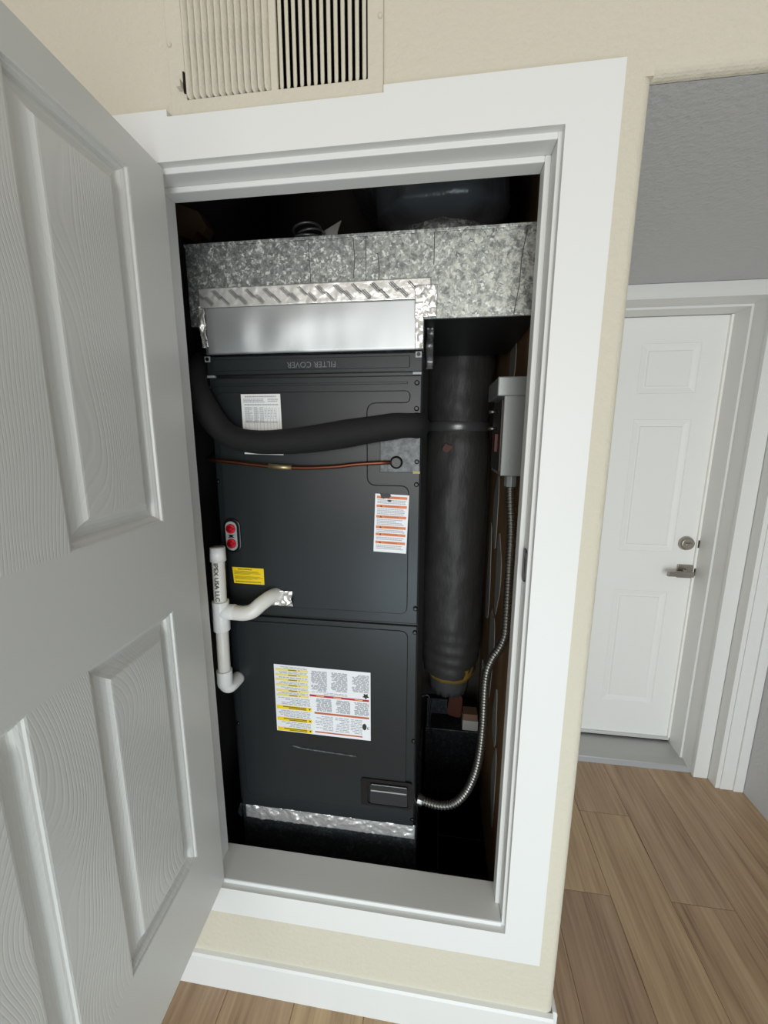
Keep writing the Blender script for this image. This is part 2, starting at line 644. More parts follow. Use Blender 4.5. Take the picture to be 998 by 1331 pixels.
MB().prism(roundpoly([(0.013, 1.275), (0.027, 1.275), (0.027, 1.305), (0.013, 1.305)], 0.004), JR - 0.0031, JR - 0.0024, 'x').build('latch_hole', M['black'], spo)

# ---- baseboard
bb = [(0.0, 0.0), (-0.014, 0.0), (-0.014, 0.104), (-0.010, 0.110), (0.0, 0.111)]
MB().prism(bb, -2.2, WC - 0.002, 'x').build('baseboard_front', M['trim'], kind='structure')
MB().prism([(WC, 0), (WC + 0.012, 0.0), (WC + 0.012, 0.104), (WC + 0.008, 0.110), (WC, 0.111)], 0.004, YF, 'y').build('baseboard_partition', M['trim'], kind='structure')

# ---- door_1: open closet door, four moulded panels; local frame: s along the door, y=0 visible face
DLEN, DZ0, DZ1, DTH = 0.755, 0.385, 2.055, 0.035
d1 = struct('door_1', (-0.815, -0.012, 0))
d1.rotation_euler = (0, 0, math.atan2(-1, 0.05))
# local +X = along door away from hinge; visible face is local +Y side
cols = ((0.101, 0.318), (0.417, 0.634))
rows = ((1.387, 2.001), (0.587, 1.201))
lf = MB()
xs = [0.0, cols[0][0], cols[0][1], cols[1][0], cols[1][1], DLEN]
zs = [DZ0, rows[1][0], rows[1][1], rows[0][0], rows[0][1], DZ1]
for i in range(5):
    for j in range(5):
        if i in (1, 3) and j in (1, 3):
            continue
        lf.add([(xs[i], 0, zs[j]), (xs[i + 1], 0, zs[j]), (xs[i + 1], 0, zs[j + 1]), (xs[i], 0, zs[j + 1])], [(0, 1, 2, 3)],
               M['grain_door'] if i == 2 and j in (1, 3) else M['door'])
        lf.add([(xs[i], -DTH, zs[j]), (xs[i + 1], -DTH, zs[j]), (xs[i + 1], -DTH, zs[j + 1]), (xs[i], -DTH, zs[j + 1])], [(3, 2, 1, 0)])
for (a, b) in (((0, DZ0), (0, DZ1)), ((DLEN, DZ0), (DLEN, DZ1))):
    lf.add([(a[0], 0, zs[j]) for j in range(6)] + [(a[0], -DTH, zs[j]) for j in range(6)],
           [(j, j + 1, j + 7, j + 6) for j in range(5)])
for z in (DZ0, DZ1):
    lf.add([(xs[i], 0, z) for i in range(6)] + [(xs[i], -DTH, z) for i in range(6)],
           [(i, i + 1, i + 7, i + 6) for i in range(5)])
lf.build('leaf', M['door'], d1, local=True)


def ring_panel(x0, x1, z0, z1, prof, y_of, field_y, m, name, parent, back=None):
    """nested rectangles: prof = [(inset, depth)] on the visible face"""
    b = MB()

    def rc(d, y):
        return [(x0 + d, y, z0 + d), (x1 - d, y, z0 + d), (x1 - d, y, z1 - d), (x0 + d, y, z1 - d)]
    for (d0, h0), (d1_, h1) in zip(prof[:-1], prof[1:]):
        q = rc(d0, h0) + rc(d1_, h1)
        b.add(q, [(k, (k + 1) % 4, 4 + (k + 1) % 4, 4 + k) for k in range(4)], None)
    b.add(rc(*prof[-1]), [(0, 1, 2, 3)])
    if back is not None:
        b.add(rc(0, back), [(3, 2, 1, 0)])
        q = rc(0, 0) + rc(0, back)
        b.add(q, [(k, (k + 1) % 4, 4 + (k + 1) % 4, 4 + k) for k in range(4)])
    return b.build(name, m, parent, local=True)


prof = [(0, 0), (0.003, -0.0008), (0.0045, -0.0045), (0.008, -0.0055), (0.012, -0.0085), (0.0145, -0.0135), (0.017, -0.0145), (0.0215, -0.0145), (0.030, -0.0115), (0.037, -0.0075), (0.042, -0.0025), (0.045, -0.002)]
for c in cols:
    for r_ in rows:
        ring_panel(c[0], c[1], r_[0], r_[1], prof, None, None, M['grain_door'], 'panel', d1, back=-DTH)
for z in (0.60, 1.22, 1.86):
    hb = MB().box(-0.002, 0.0, -0.033, -0.003, z - 0.045, z + 0.045).tube([(-0.005, -0.040, z - 0.045), (-0.005, -0.040, z + 0.045)], 0.0055, 12)
    hb.build('hinge', M['trim'], d1, local=True)

# ---- door_2: entry door with six panels
YD = 1.18
d2 = struct('door_2', (0.473, YD, 0.03))
DX = (DX0, DX1 - 0.002)
db = MB()
zz = [0.042, 0.222, 0.822, 1.02, 1.631, 1.742, 1.954, 2.06]
xx = [DX[0], 0.120, 0.360, 0.586, 0.825, DX[1]]
for i in range(5):
    for j in range(7):
        if i in (1, 3) and j in (1, 3, 5):
            continue
        db.add([(xx[i], YD, zz[j]), (xx[i + 1], YD, zz[j]), (xx[i + 1], YD, zz[j + 1]), (xx[i], YD, zz[j + 1])], [(0, 1, 2, 3)])
db.box(DX[0], DX[1], YD + 0.012, YD + 0.044, 0.042, 2.06)
db.build('leaf', M['white_door'], d2)
fp = [(0, 0), (0.003, 0.0026), (0.009, 0.0032), (0.024, 0.0066), (0.030, 0.0066), (0.034, 0.0015), (0.037, 0.001)]
for i in (1, 3):
    for j in (1, 3, 5):
        b = MB()
        x0, x1, z0, z1 = xx[i], xx[i + 1], zz[j], zz[j + 1]

        def rc(d, y):
            return [(x0 + d, YD + y, z0 + d), (x1 - d, YD + y, z0 + d), (x1 - d, YD + y, z1 - d), (x0 + d, YD + y, z1 - d)]
        for a, c in zip(fp[:-1], fp[1:]):
            b.add(rc(*a) + rc(*c), [(q, (q + 1) % 4, 4 + (q + 1) % 4, 4 + q) for q in range(4)])
        b.add(rc(*fp[-1]), [(0, 1, 2, 3)])
        b.build('panel', M['white_door'], d2)
# deadbolt
db_ = MB()
db_.tube([(0.874, YD, 1.066), (0.874, YD - 0.006, 1.066), (0.874, YD - 0.018, 1.066), (0.874, YD - 0.022, 1.066)], [0.033, 0.033, 0.029, 0.024], 28)
dbo = db_.build('deadbolt', M['nickel'], d2, 'round satin nickel deadbolt')
MB().prism(roundpoly([(0.859, 1.061), (0.889, 1.061), (0.889, 1.071), (0.859, 1.071)], 0.004), YD - 0.036, YD - 0.021, 'y').build('thumb_turn', M['nickel'], dbo, bevel=0.001)
# lever on a square rose
lo = MB().prism(roundpoly([(0.851, 0.898), (0.915, 0.898), (0.915, 0.962), (0.851, 0.962)], 0.004), YD - 0.009, YD, 'y').build('lever_handle', M['nickel'], d2, 'satin nickel lever on a square rose', bevel=0.001)
MB().tube([(0.883, YD - 0.008, 0.930), (0.883, YD - 0.045, 0.930)], 0.013, 20).build('spindle', M['nickel'], lo)
MB().prism(roundpoly([(0.785, YD - 0.060), (0.898, YD - 0.060), (0.898, YD - 0.042), (0.785, YD - 0.046)], 0.005), 0.918, 0.942, 'z').build('lever', M['nickel'], lo, bevel=0.002)
# sweep
MB().box(DX[0], DX[1] - 0.004, YD - 0.004, YD + 0.03, 0.020, 0.030).build('sweep_gap_shade', M['black'], d2, 'black strip painted as the shaded gap under the door')  # black strip stands in for the shaded gap below the sweep
MB().box(DX[0], DX[1] - 0.004, YD - 0.012, YD + 0.03, 0.029, 0.044).build('door_sweep', mat('pale_metal_sweep', (212, 213, 211), 0.4, 0.2), d2, 'pale metal door sweep', bevel=0.002)
# weatherstrip down the latch edge
MB().box(DX1 - 0.013, DX1 - 0.003, YD - 0.012, YD + 0.0, 0.045, 2.06).build('weatherstrip', M['weather'], d2, 'cream weatherstrip')
for z in (0.93, 1.066):
    MB().box(DX1 - 0.010, DX1 - 0.0025, YD - 0.0130, YD - 0.001, z - 0.018, z + 0.018).build('latch_plate', M['bronze'], d2, 'dark metal latch plate')

# ---- trim_3: entry door frame
t3 = struct('trim_3', (0.9, 1.0, 0))
jx = DX1 + 0.006
MB().box(jx, jx + 0.02, YF - 0.001, 1.25, 0, DT + 0.01).build('jamb_board', M['trim'], t3, bevel=0.001)
MB().box(WC, jx + 0.02, YF - 0.001, 1.25, DT + 0.008, DT + 0.02).build('jamb_board', M['trim'], t3, bevel=0.001)
MB().box(jx - 0.010, jx, 1.072, YD - 0.004, 0, DT).build('door_stop', M['trim'], t3, bevel=0.0015)
MB().box(WC, jx, 1.072, YD - 0.004, DT - 0.002, DT + 0.008).build('door_stop', M['trim'], t3, bevel=0.0015)
MB().box(jx - 0.004, 0.992, YF - 0.018, YF, 0, HZ - 0.001).build('casing_board', M['trim'], t3, bevel=0.002)
MB().box(WC + 0.013, 0.9915, YF - 0.0181, YF - 0.0001, DT + 0.008, HZ - 0.001).build('casing_board', M['trim'], t3, bevel=0.002)
MB().box(WC + 0.013, jx - 0.004, YF - 0.022, YF - 0.018, DT + 0.008, DT + 0.014).build('casing_bead', M['trim'], t3, bevel=0.001)

# ---- trim_4: built-out board in the hall corner, grooved
t4 = struct('trim_4', (1.05, 0.95, 0))
MB().box(0.994, 1.012, 0.922, YF, 0, HZ - 0.001).build('trim_strip', M['trim'], t4, bevel=0.0015)
MB().box(1.012, 1.063, 0.918, YF, 0, HZ - 0.001).build('trim_board', M['trim'], t4, bevel=0.0015)
MB().box(1.063, 1.101, 0.911, YF, 0, HZ - 0.001).build('trim_board', M['trim'], t4, bevel=0.0015)

# ---- trim_5: aluminium threshold
t5 = struct('trim_5', (0.5, 1.1, 0))
MB().prism([(1.028, 0.0), (1.030, 0.006), (1.060, 0.016), (1.20, 0.020), (1.20, 0.0)], WC + 0.013, jx, 'x').build('threshold', M['alu'], t5, bevel=0.001)

# ================================================================== VENT GRILLE
gx0, gx1, gz0, gz1 = -0.788, -0.391, 2.138, 2.495
GY0, GY1 = -0.009, 0.0
vg = thing('vent_grille', 'cream return air grille with vertical louvers above the closet opening', 'vent', (-0.59, 0, gz0))
b = MB()
ax = [(-0.756, -0.5935), (-0.5805, -0.418)]
az0, az1 = 2.163, 2.47
vx = [gx0, ax[0][0], ax[0][1], ax[1][0], ax[1][1], gx1]
vz = [gz0, az0, az1, gz1]
for i in range(5):
    for j in range(3):
        if i in (1, 3) and j == 1:
            for (p, q) in (((0, 0), (1, 0)), ((1, 0), (1, 1)), ((1, 1), (0, 1)), ((0, 1), (0, 0))):
                b.add([(vx[i + p[0]], GY0, vz[j + p[1]]), (vx[i + q[0]], GY0, vz[j + q[1]]), (vx[i + q[0]], GY1, vz[j + q[1]]), (vx[i + p[0]], GY1, vz[j + p[1]])], [(0, 1, 2, 3)])
            continue
        for y in (GY0, GY1):
            b.add([(vx[i], y, vz[j]), (vx[i + 1], y, vz[j]), (vx[i + 1], y, vz[j + 1]), (vx[i], y, vz[j + 1])], [(0, 1, 2, 3)])
for i in range(5):
    for z in (gz0, gz1):
        b.add([(vx[i], GY0, z), (vx[i + 1], GY0, z), (vx[i + 1], GY1, z), (vx[i], GY1, z)], [(0, 1, 2, 3)])
for j in range(3):
    for x in (gx0, gx1):
        b.add([(x, GY0, vz[j]), (x, GY0, vz[j + 1]), (x, GY1, vz[j + 1]), (x, GY1, vz[j])], [(0, 1, 2, 3)])
b.build('frame', M['beige'], vg, bevel=0.0015)
MB().box(-0.7595, -0.7565, GY0 - 0.003, GY0 + 0.001, 2.172, 2.205).build('damper_slot', M['black'], vg, 'black lever slot')
MB().box(-0.768, -0.760, GY0 - 0.012, GY0, 2.176, 2.188).build('damper_lever', M['beige'], vg)
for x, z in ((-0.782, 2.250), (-0.396, 2.250)):
    MB().tube([(x, GY0 + 0.001, z), (x, GY0 - 0.002, z), (x, GY0 - 0.003, z)], [0.0042, 0.004, 0.002], 14).build('screw', M['beige'], vg)


def louver(tilt, width):
    """one vertical blade, bowed, rounded at its lower end; local, hanging from z=0 .. height"""
    bl = MB()
    H_ = az1 - az0
    n = 8
    rows_ = []
    zs_ = [0.0, 0.0012, 0.003, 0.005, 0.008, H_ - 0.005, H_]
    sc = [0.25, 0.55, 0.8, 0.93, 1.0, 1.0, 0.6]
    vs = []
    for z, s in zip(zs_, sc):
        for side in (0, 1):
            for q in range(n + 1):
                t = (q / n - 0.5) * 2
                u = t * width / 2 * s
                v = -(1 - t * t) * 0.0030 * s - (0.0010 if side == 0 else -0.0004)
                x = u * math.cos(tilt) - v * math.sin(tilt)
                y = u * math.sin(tilt) + v * math.cos(tilt)
                vs.append((x, y, z))
    m_ = n + 1
    fs = []
    for r_i in range(len(zs_) - 1):
        o0, o1 = r_i * 2 * m_, (r_i + 1) * 2 * m_
        for q in range(n):
            fs.append((o0 + q, o0 + q + 1, o1 + q + 1, o1 + q))
            fs.append((o0 + m_ + q + 1, o0 + m_ + q, o1 + m_ + q, o1 + m_ + q + 1))
        fs.append((o0 + m_, o0, o1, o1 + m_))
        fs.append((o0 + n, o0 + m_ + n, o1 + m_ + n, o1 + n))
    return bl.add(vs, fs, None, True)


for (a, c), tilt in ((ax[0], math.radians(60)), (ax[1], math.radians(-38))):
    n = 13
    pitch = (c - a) / n
    src = None
    for q in range(n):
        loc = (a + pitch * (q + 0.5) - vg.location.x, GY0 + 0.006, az0 - vg.location.z)
        if src is None:
            src = louver(tilt, pitch * (1.5 if tilt > 0 else 0.74)).build('louver', M['beige'], vg, local=True)
            src.location = loc
        else:
            copy_obj(src, vg, loc=loc)

# ================================================================== AIR HANDLER
U = 0.17
ah = thing('air_handler', 'dark slate grey upright air handler cabinet covered in warning labels, filling the closet', 'air handler', (-0.592, 0.45, 0.40))
UX0, UX1 = -0.864, -0.320
MB().box(UX0, UX1, U + 0.012, 0.60, 0.4285, 1.750).build('cabinet', M['slate_dark'], ah, bevel=0.004)
# removable filter cover at the top (unit stands on its head: lettering upside down)
fc = MB().box(UX0 + 0.004, UX1 - 0.001, U - 0.004, U + 0.012, 1.703, 1.747).build('filter_cover', M['slate'], ah, bevel=0.003)
# pressed field with a step round it
MB().prism(roundpoly([(-0.846, 1.712), (-0.351, 1.712), (-0.351, 1.739), (-0.846, 1.739)], 0.004), U - 0.006, U - 0.003, 'y').build('pressed_panel', M['slate'], fc, bevel=0.0018)
vs, fs = text_mesh('FILTER COVER', 0.019, extrude=0.0012)
tx = MB()
tx.add([(-0.588 - p.x * 1.0, U - 0.0065 - p.z, 1.7235 - p.y) for p in vs], fs)
tx.build('embossed_lettering', mat('worn_slate_lettering', (104, 110, 112), 0.35), fc, 'raised upside-down FILTER COVER lettering')
for x in (-0.856, -0.331):
    MB().box(x - 0.007, x + 0.007, U - 0.0055, U - 0.003, 1.734, 1.747).build('corner_tab', M['silver'], fc, 'pale metal screw tab')
    MB().tube([(x, U - 0.004, 1.741), (x, U - 0.0075, 1.741)], 0.0045, 14).build('screw', M['black'], fc)
for x in (-0.852, -0.334):
    MB().box(x - 0.010, x + 0.010, U - 0.002, U + 0.010, 1.697, 1.7025).build('gap_clip', M['silver'], ah, 'bare metal clip')
# upper panel
MB().box(UX0 + 0.005, UX1 - 0.002, U, U + 0.012, 1.066, 1.696).build('upper_panel', M['slate'], ah, bevel=0.003)
MB().prism(roundpoly([(-0.846, 1.676), (-0.356, 1.676), (-0.356, 1.681), (-0.846, 1.681)], 0.002), U - 0.0025, U + 0.001, 'y').build('pressed_rib', M['slate'], ah, bevel=0.001)
fieldp = roundpoly([(-0.842, 1.661), (-0.349, 1.661), (-0.349, 1.632), (-0.453, 1.632), (-0.453, 1.434), (-0.349, 1.434), (-0.349, 1.094), (-0.842, 1.094)], 0.022, 6)
MB().prism(fieldp, U - 0.004, U + 0.001, 'y').build('pressed_field', M['slate'], ah, bevel=0.002)
m = mat('scuffed_plate_and_rib_highlight', (92, 98, 102), 0.34, 0.3)
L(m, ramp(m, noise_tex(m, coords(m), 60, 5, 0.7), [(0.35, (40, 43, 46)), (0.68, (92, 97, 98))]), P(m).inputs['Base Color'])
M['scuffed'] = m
MB().box(-0.422, UX1 - 0.003, U - 0.0035, U + 0.001, 1.466, 1.600).build('knockout_plate', M['scuffed'], ah, 'scuffed knockout plate', bevel=0.0015)
MB().box(-0.340, UX1 - 0.003, U - 0.0045, U - 0.003, 1.464, 1.470).build('gap_clip', mat('tan_masking', (178, 160, 104), 0.6), ah, 'tan scrap of tape')
# lower panel
MB().box(UX0 + 0.012, UX1 - 0.002, U - 0.001, U + 0.012, 0.430, 1.060).build('lower_panel', M['slate'], ah, bevel=0.003)
MB().prism(roundpoly([(-0.832, 1.046), (-0.346, 1.046), (-0.346, 0.475), (-0.832, 0.475)], 0.022, 6), U - 0.0045, U, 'y').build('pressed_field', M['slate'], ah, bevel=0.002)
MB().tube(curve([(-0.682, U - 0.0045, 0.664), (-0.640, U - 0.0045, 0.657), (-0.486, U - 0.0045, 0.650)], 6), 0.0034, 10).build('pressed_rib', M['scuffed'], ah)  # paler plate material paints the highlight along this dent
# gasket-dark seam between panels
MB().box(UX0 + 0.008, UX1 - 0.004, U + 0.006, U + 0.0125, 1.058, 1.070).build('panel_seam', M['black'], ah)
MB().box(UX0 + 0.008, UX1 - 0.004, U + 0.006, U + 0.0125, 1.694, 1.705).build('panel_seam', M['black'], ah)
# screws
src = None
for x, z in ((-0.858, 1.672), (-0.334, 1.678), (-0.334, 1.619), (-0.331, 1.493), (-0.331, 1.437), (-0.328, 1.111), (-0.328, 1.044),
             (-0.326, 0.716), (-0.326, 0.455), (-0.855, 1.435), (-0.846, 0.715)):
    if src is None:
        src = MB().tube([(0, 0.001, 0), (0, -0.003, 0), (0, -0.0045, 0)], [0.0062, 0.006, 0.0035], 8).build('screw', M['black'], ah, local=True)
        o = src
    else:
        o = copy_obj(src, ah)
    o.location = Vector((x, U - 0.001, z)) - ah.location
# drain plug plate
pl = MB().prism(rrect(-0.846, -0.797, 1.243, 1.338, 0.0235, 8), U - 0.008, U, 'y').build('drain_plug_plate', M['black'], ah, 'black oval plate with two red plugs', bevel=0.003)
MB().prism(rrect(-0.8385, -0.8065, 1.250, 1.330, 0.0155, 8), U - 0.0105, U - 0.007, 'y').build('plug_surround', M['silver'], pl, bevel=0.001)
for z in (1.310, 1.270):
    MB().tube([(-0.8225, U - 0.010, z), (-0.8225, U - 0.014, z), (-0.8225, U - 0.0145, z), (-0.8225, U - 0.012, z)], [0.0135, 0.0125, 0.008, 0.004], 18).build('red_plug', M['red'], pl, 'red rubber plug')
MB().prism([(-0.832, 1.294), (-0.813, 1.294), (-0.819, 1.290), (-0.813, 1.286), (-0.832, 1.286), (-0.826, 1.290)], U - 0.0112, U - 0.0104, 'y').build('plug_slot', M['black'], pl)
# handle pocket, bottom right
hp = MB()
fr = [(-0.476, 0.493), (-0.327, 0.493), (-0.327, 0.583), (-0.476, 0.583)]
b = MB()
o_, i_ = rrect(-0.476, -0.327, 0.493, 0.583, 0.008, 4), rrect(-0.456, -0.337, 0.499, 0.573, 0.008, 4)
nO = len(o_)
for (y0, y1, A, B) in ((U - 0.008, U - 0.008, o_, i_), (U - 0.008, U - 0.0045, i_, [(x, z) for x, z in i_]), (U - 0.001, U - 0.008, o_, o_)):
    b.add([(p[0], y0, p[1]) for p in A] + [(p[0], y1, p[1]) for p in B], [(q, (q + 1) % nO, nO + (q + 1) % nO, nO + q) for q in range(nO)])
hpo = b.build('sight_window', M['black'], ah, 'black framed pocket')
MB().prism(i_, U - 0.0052, U - 0.0045, 'y').build('window_back', M['black'], hpo)
MB().prism(roundpoly([(-0.449, 0.502), (-0.340, 0.502), (-0.340, 0.568), (-0.449, 0.568)], 0.006), U - 0.010, U - 0.005, 'y').build('window_lens', mat('dark_glossy_cover', (44, 46, 48), 0.15), hpo, bevel=0.002)
MB().box(-0.446, -0.343, U - 0.0108, U - 0.0098, 0.545, 0.549).build('lens_edge', M['silver'], hpo)


# ---- printed labels (flat prints on thin stock)
def label(name, corners, items, base, desc, y0):
    TL, TR, BR, BL = [Vector(c) for c in corners]

    def pt(u, v):
        return TL * (1 - u) * (1 - v) + TR * u * (1 - v) + BR * u * v + BL * (1 - u) * v
    b = MB()
    q = [pt(0, 0), pt(1, 0), pt(1, 1), pt(0, 1)]
    b.add([(p.x, y0 - 0.0007, p.y) for p in q] + [(p.x, y0, p.y) for p in q],
          [(0, 1, 2, 3), (7, 6, 5, 4), (0, 4, 5, 1), (1, 5, 6, 2), (2, 6, 7, 3), (3, 7, 4, 0)], base)
    for it in items:
        if it[0] == 'r':
            _, u0, v0, u1, v1, m_ = it[:6]
            lv = it[6] if len(it) > 6 else 0
            poly = [(u0, v0), (u1, v0), (u1, v1), (u0, v1)]
        else:
            _, poly, m_ = it[:3]
            lv = it[3] if len(it) > 3 else 0
        ps = [pt(*p) for p in poly]
        b.add([(p.x, y0 - 0.0010 - 0.0003 * lv, p.y) for p in ps], [tuple(range(len(ps)))], m_)
    return b.build(name, None, ah, desc)


def lines(u0, v0, u1, v1, n, m_, fill=0.55, lv=0, ragged='r', gap=True):
    out = []
    dv = (v1 - v0) / n
    for i in range(n):
        va = v0 + dv * i + dv * (1 - fill) / 2
        e = random.uniform(0.55, 1.0) if random.random() < 0.3 else random.uniform(0.88, 1.0)
        span = (u1 - u0) * e
        a = u0 if ragged == 'r' else u1 - span
        if not gap:
            out.append(('r', a, va, a + span, va + dv * fill, m_, lv))
            continue
        x = a
        while x < a + span - 0.005:
            wd = random.uniform(0.015, 0.05) * 1.3
            out.append(('r', x, va, min(x + wd, a + span), va + dv * fill, m_, lv))
            x += wd + 0.008
    return out


def tri(u, v, w_, h, m_, lv=1, down=False):
    s = -1 if down else 1
    return ('p', [(u - w_ / 2, v + s * h / 2), (u + w_ / 2, v + s * h / 2), (u, v - s * h / 2)], m_, lv)


YL = U - 0.0042
# specification sheet
it = lines(0.1, 0.02, 0.9, 0.06, 1, M['ink'])
it += lines(0.06, 0.07, 0.62, 0.14, 3, M['ink']) + lines(0.68, 0.07, 0.95, 0.13, 2, M['ink'])
it += lines(0.08, 0.155, 0.95, 0.19, 1, M['ink'])
for x in (0.08, 0.17, 0.31, 0.37, 0.46, 0.55, 0.64, 0.72, 0.80, 0.88, 0.95):
    it.append(('r', x, 0.21, x + 0.006, 0.60, M['ink']))
for c0, c1 in ((0.09, 0.29), (0.32, 0.44), (0.47, 0.56)):
    it += lines(c0, 0.21, c1, 0.46, 13, M['ink'], 0.5)
for c0, c1 in ((0.58, 0.63), (0.66, 0.71), (0.74, 0.79), (0.83, 0.87)):
    it += lines(c0, 0.23, c1, 0.40, 7, M['ink'], 0.4)
it += lines(0.1, 0.44, 0.94, 0.47, 1, M['ink'])
it.append(('r', 0.08, 0.60, 0.95, 0.604, M['ink']))
label('specification_label', [(-0.774, 1.656), (-0.671, 1.656), (-0.669, 1.506), (-0.773, 1.508)], it, M['spec'], 'cream specification sheet with tables', YL)
# orange warning label
it = []
for i, (v, h) in enumerate(((0.055, 0.045), (0.205, 0.045), (0.385, 0.045), (0.565, 0.045), (0.69, 0.045), (0.83, 0.045))):
    it.append(('r', 0.05, v - h / 2, 0.95, v + h / 2, M['orange']))
    it.append(tri(0.19, v, 0.07, 0.03, M['ink2']))
    it.append(('r', 0.30, v - 0.008, 0.72, v + 0.008, M['rust'], 1))
for v0, v1, n in ((0.09, 0.165, 3), (0.24, 0.35, 4), (0.42, 0.53, 4), (0.60, 0.655, 2), (0.73, 0.79, 2), (0.87, 0.95, 3)):
    it += lines(0.07, v0, 0.93, v1, n, M['ink'])
it.append(('p', [(0.14, -0.004), (0.30, -0.004), (0.44, -0.004), (0.47, 0.03), (0.43, 0.05), (0.40, 0.075), (0.37, 0.06), (0.30, 0.066), (0.24, 0.08), (0.18, 0.055)], M['ink2'], 2))
it.append(('p', [(0.36, 0.105), (0.42, 0.09), (0.50, 0.10), (0.46, 0.125), (0.40, 0.125)], M['ink2'], 2))
label('warning_label', [(-0.433, 1.413), (-0.348, 1.410), (-0.354, 1.260), (-0.438, 1.263)], it, M['label'], 'white label with six orange warning bands, singed at the top', YL)
# small yellow label
it = [('r', 0.02, 0.03, 0.98, 0.035, M['olive'])]
it += lines(0.18, 0.07, 0.82, 0.15, 1, M['olive'], 0.7) + lines(0.05, 0.2, 0.93, 0.44, 4, M['olive'], 0.4) + lines(0.05, 0.52, 0.97, 0.74, 4, M['olive'], 0.4)
it += lines(0.05, 0.82, 0.95, 0.93, 1, M['olive'], 0.5)
label('yellow_label', [(-0.829, 1.202), (-0.739, 1.201), (-0.739, 1.155), (-0.826, 1.156)], it, M['yellow'], 'small yellow notice', YL)
# large label, upside down
it = []
for v in (0.07, 0.145, 0.215, 0.295, 0.375, 0.445):
    it.append(('r', 0.015, v - 0.017, 0.36, v + 0.017, M['paleyellow']))
    it.append(('r', 0.15, v - 0.006, 0.24, v + 0.006, M['olive'], 1))
    it.append(tri(0.265, v, 0.014, 0.014, M['ink2'], 1, True))
for v0, v1, n in ((0.02, 0.05, 2), (0.092, 0.125, 2), (0.168, 0.195, 1), (0.24, 0.275, 2), (0.318, 0.355, 2), (0.397, 0.425, 2)):
    it += lines(0.03, v0, 0.35, v1, n, M['ink'], 0.5, ragged='l')
for v in (0.63, 0.81, 0.965):
    it.append(('r', 0.01, v - 0.027, 0.385, v + 0.027, M['yellow']))
    it.append(('r', 0.08, v - 0.018, 0.33, v - 0.004, M['olive'], 1))
    it.append(('r', 0.14, v + 0.004, 0.33, v + 0.016, M['olive'], 1))
    it.append(tri(0.365, v, 0.022, 0.03, M['ink2'], 1, True))
for v0, v1, n in ((0.475, 0.59, 5), (0.67, 0.775, 5), (0.845, 0.93, 4)):
    it += lines(0.03, v0, 0.37, v1, n, M['ink'], 0.45, ragged='l')
for c0, c1, v1 in ((0.375, 0.555, 0.40), (0.58, 0.765, 0.38), (0.80, 0.985, 0.36)):
    it += lines(c0 + 0.01, 0.045, c1, v1 - 0.06, 16, M['ink'], 0.74, ragged='l')
it += lines(0.39, 0.345, 0.76, 0.385, 2, M['ink'], 0.4, ragged='l')
it.append(('r', 0.37, 0.395, 0.985, 0.425, M['crimson']))
for u in (0.44, 0.62, 0.84):
    it.append(('r', u, 0.405, u + 0.08, 0.414, M['paleyellow'], 1))
for c0, c1 in ((0.415, 0.60), (0.63, 0.79), (0.82, 0.985)):
    it += lines(c0 + 0.01, 0.445, c1, 0.635, 10, M['ink'], 0.74, ragged='l')
it.append(('r', 0.415, 0.652, 0.985, 0.68, M['rust']))
for c0, c1 in ((0.42, 0.61), (0.63, 0.78), (0.79, 0.915)):
    it += lines(c0, 0.70, c1, 0.925, 9, M['ink'], 0.42, ragged='l')
it.append(('r', 0.415, 0.945, 0.915, 0.965, M['rust']))
star = []
for q in range(10):
    a = math.pi * q / 5
    rr = 1.0 if q % 2 == 0 else 0.55
    star.append((0.952 + 0.036 * rr * math.sin(a), 0.345 + 0.046 * rr * math.cos(a)))
it.append(('p', star, M['ink2'], 1))
it.append(('p', [(0.937 + 0.022 * math.cos(a * math.pi / 8), 0.80 + 0.048 * math.sin(a * math.pi / 8)) for a in range(16)], M['ink2'], 1))
it += [('r', 0.966, 0.80, 0.972, 0.83, M['ink2'], 1), ('r', 0.966, 0.824, 0.985, 0.832, M['ink2'], 1), ('r', 0.978, 0.79, 0.983, 0.81, M['ink2'], 1)]
label('safety_label', [(-0.724, 0.921), (-0.447, 0.918), (-0.447, 0.706), (-0.724, 0.709)], it, M['label'], 'large white label with yellow, crimson and rust bands, upside down', U - 0.0048)


# ================================================================== FOIL helper
def crumple(fn_xyz, nu, nv, amp, scale, seed):
    def f(u, v):
        p = Vector(fn_xyz(u, v))
        n = noise.fractal(Vector((p.x * scale, p.z * scale, seed + p.y * scale)), 0.9, 2.0, 4)
        p.y -= abs(n) * amp + 0.0006
        return p
    return MB().grid(f, nu, nv)


# ================================================================== EQUIPMENT STAND
st = thing('equipment_stand', 'dark galvanised sheet metal stand under the air handler, sealed with foil tape', 'stand', (-0.59, 0.45, 0.0))
MB().box(-0.856, -0.313, U + 0.004, 0.60, 0.0, 0.427).build('stand_box', M['galv_dark'], st, bevel=0.004)
crumple(lambda u, v: (-0.842 + 0.524 * u, U - 0.001 + 0.003 * v, 0.388 + 0.045 * v), 160, 18, 0.0045, 30, 3.0).build('foil_tape', M['foil'], st, 'strip of crumpled bright foil tape', solid=0.0004)
MB().prism([(-0.868, 0.400), (-0.856, 0.385), (-0.856, 0.42), (-0.850, 0.438), (-0.858, 0.436)], U - 0.004, U + 0.02, 'y').build('bent_corner', M['galv_dark'], st)

# ================================================================== PLENUM
pn = thing('supply_plenum', 'galvanised sheet metal duct box across the top of the air handler', 'duct', (-0.49, 0.4, 1.75))
PX0, PX1, PZ0, PZ1 = -0.897, -0.066, 1.8185, 2.0
MB().box(PX0, PX1, U, 0.612, PZ0, PZ1).build('duct_body', M['galv'], pn, bevel=0.0025)
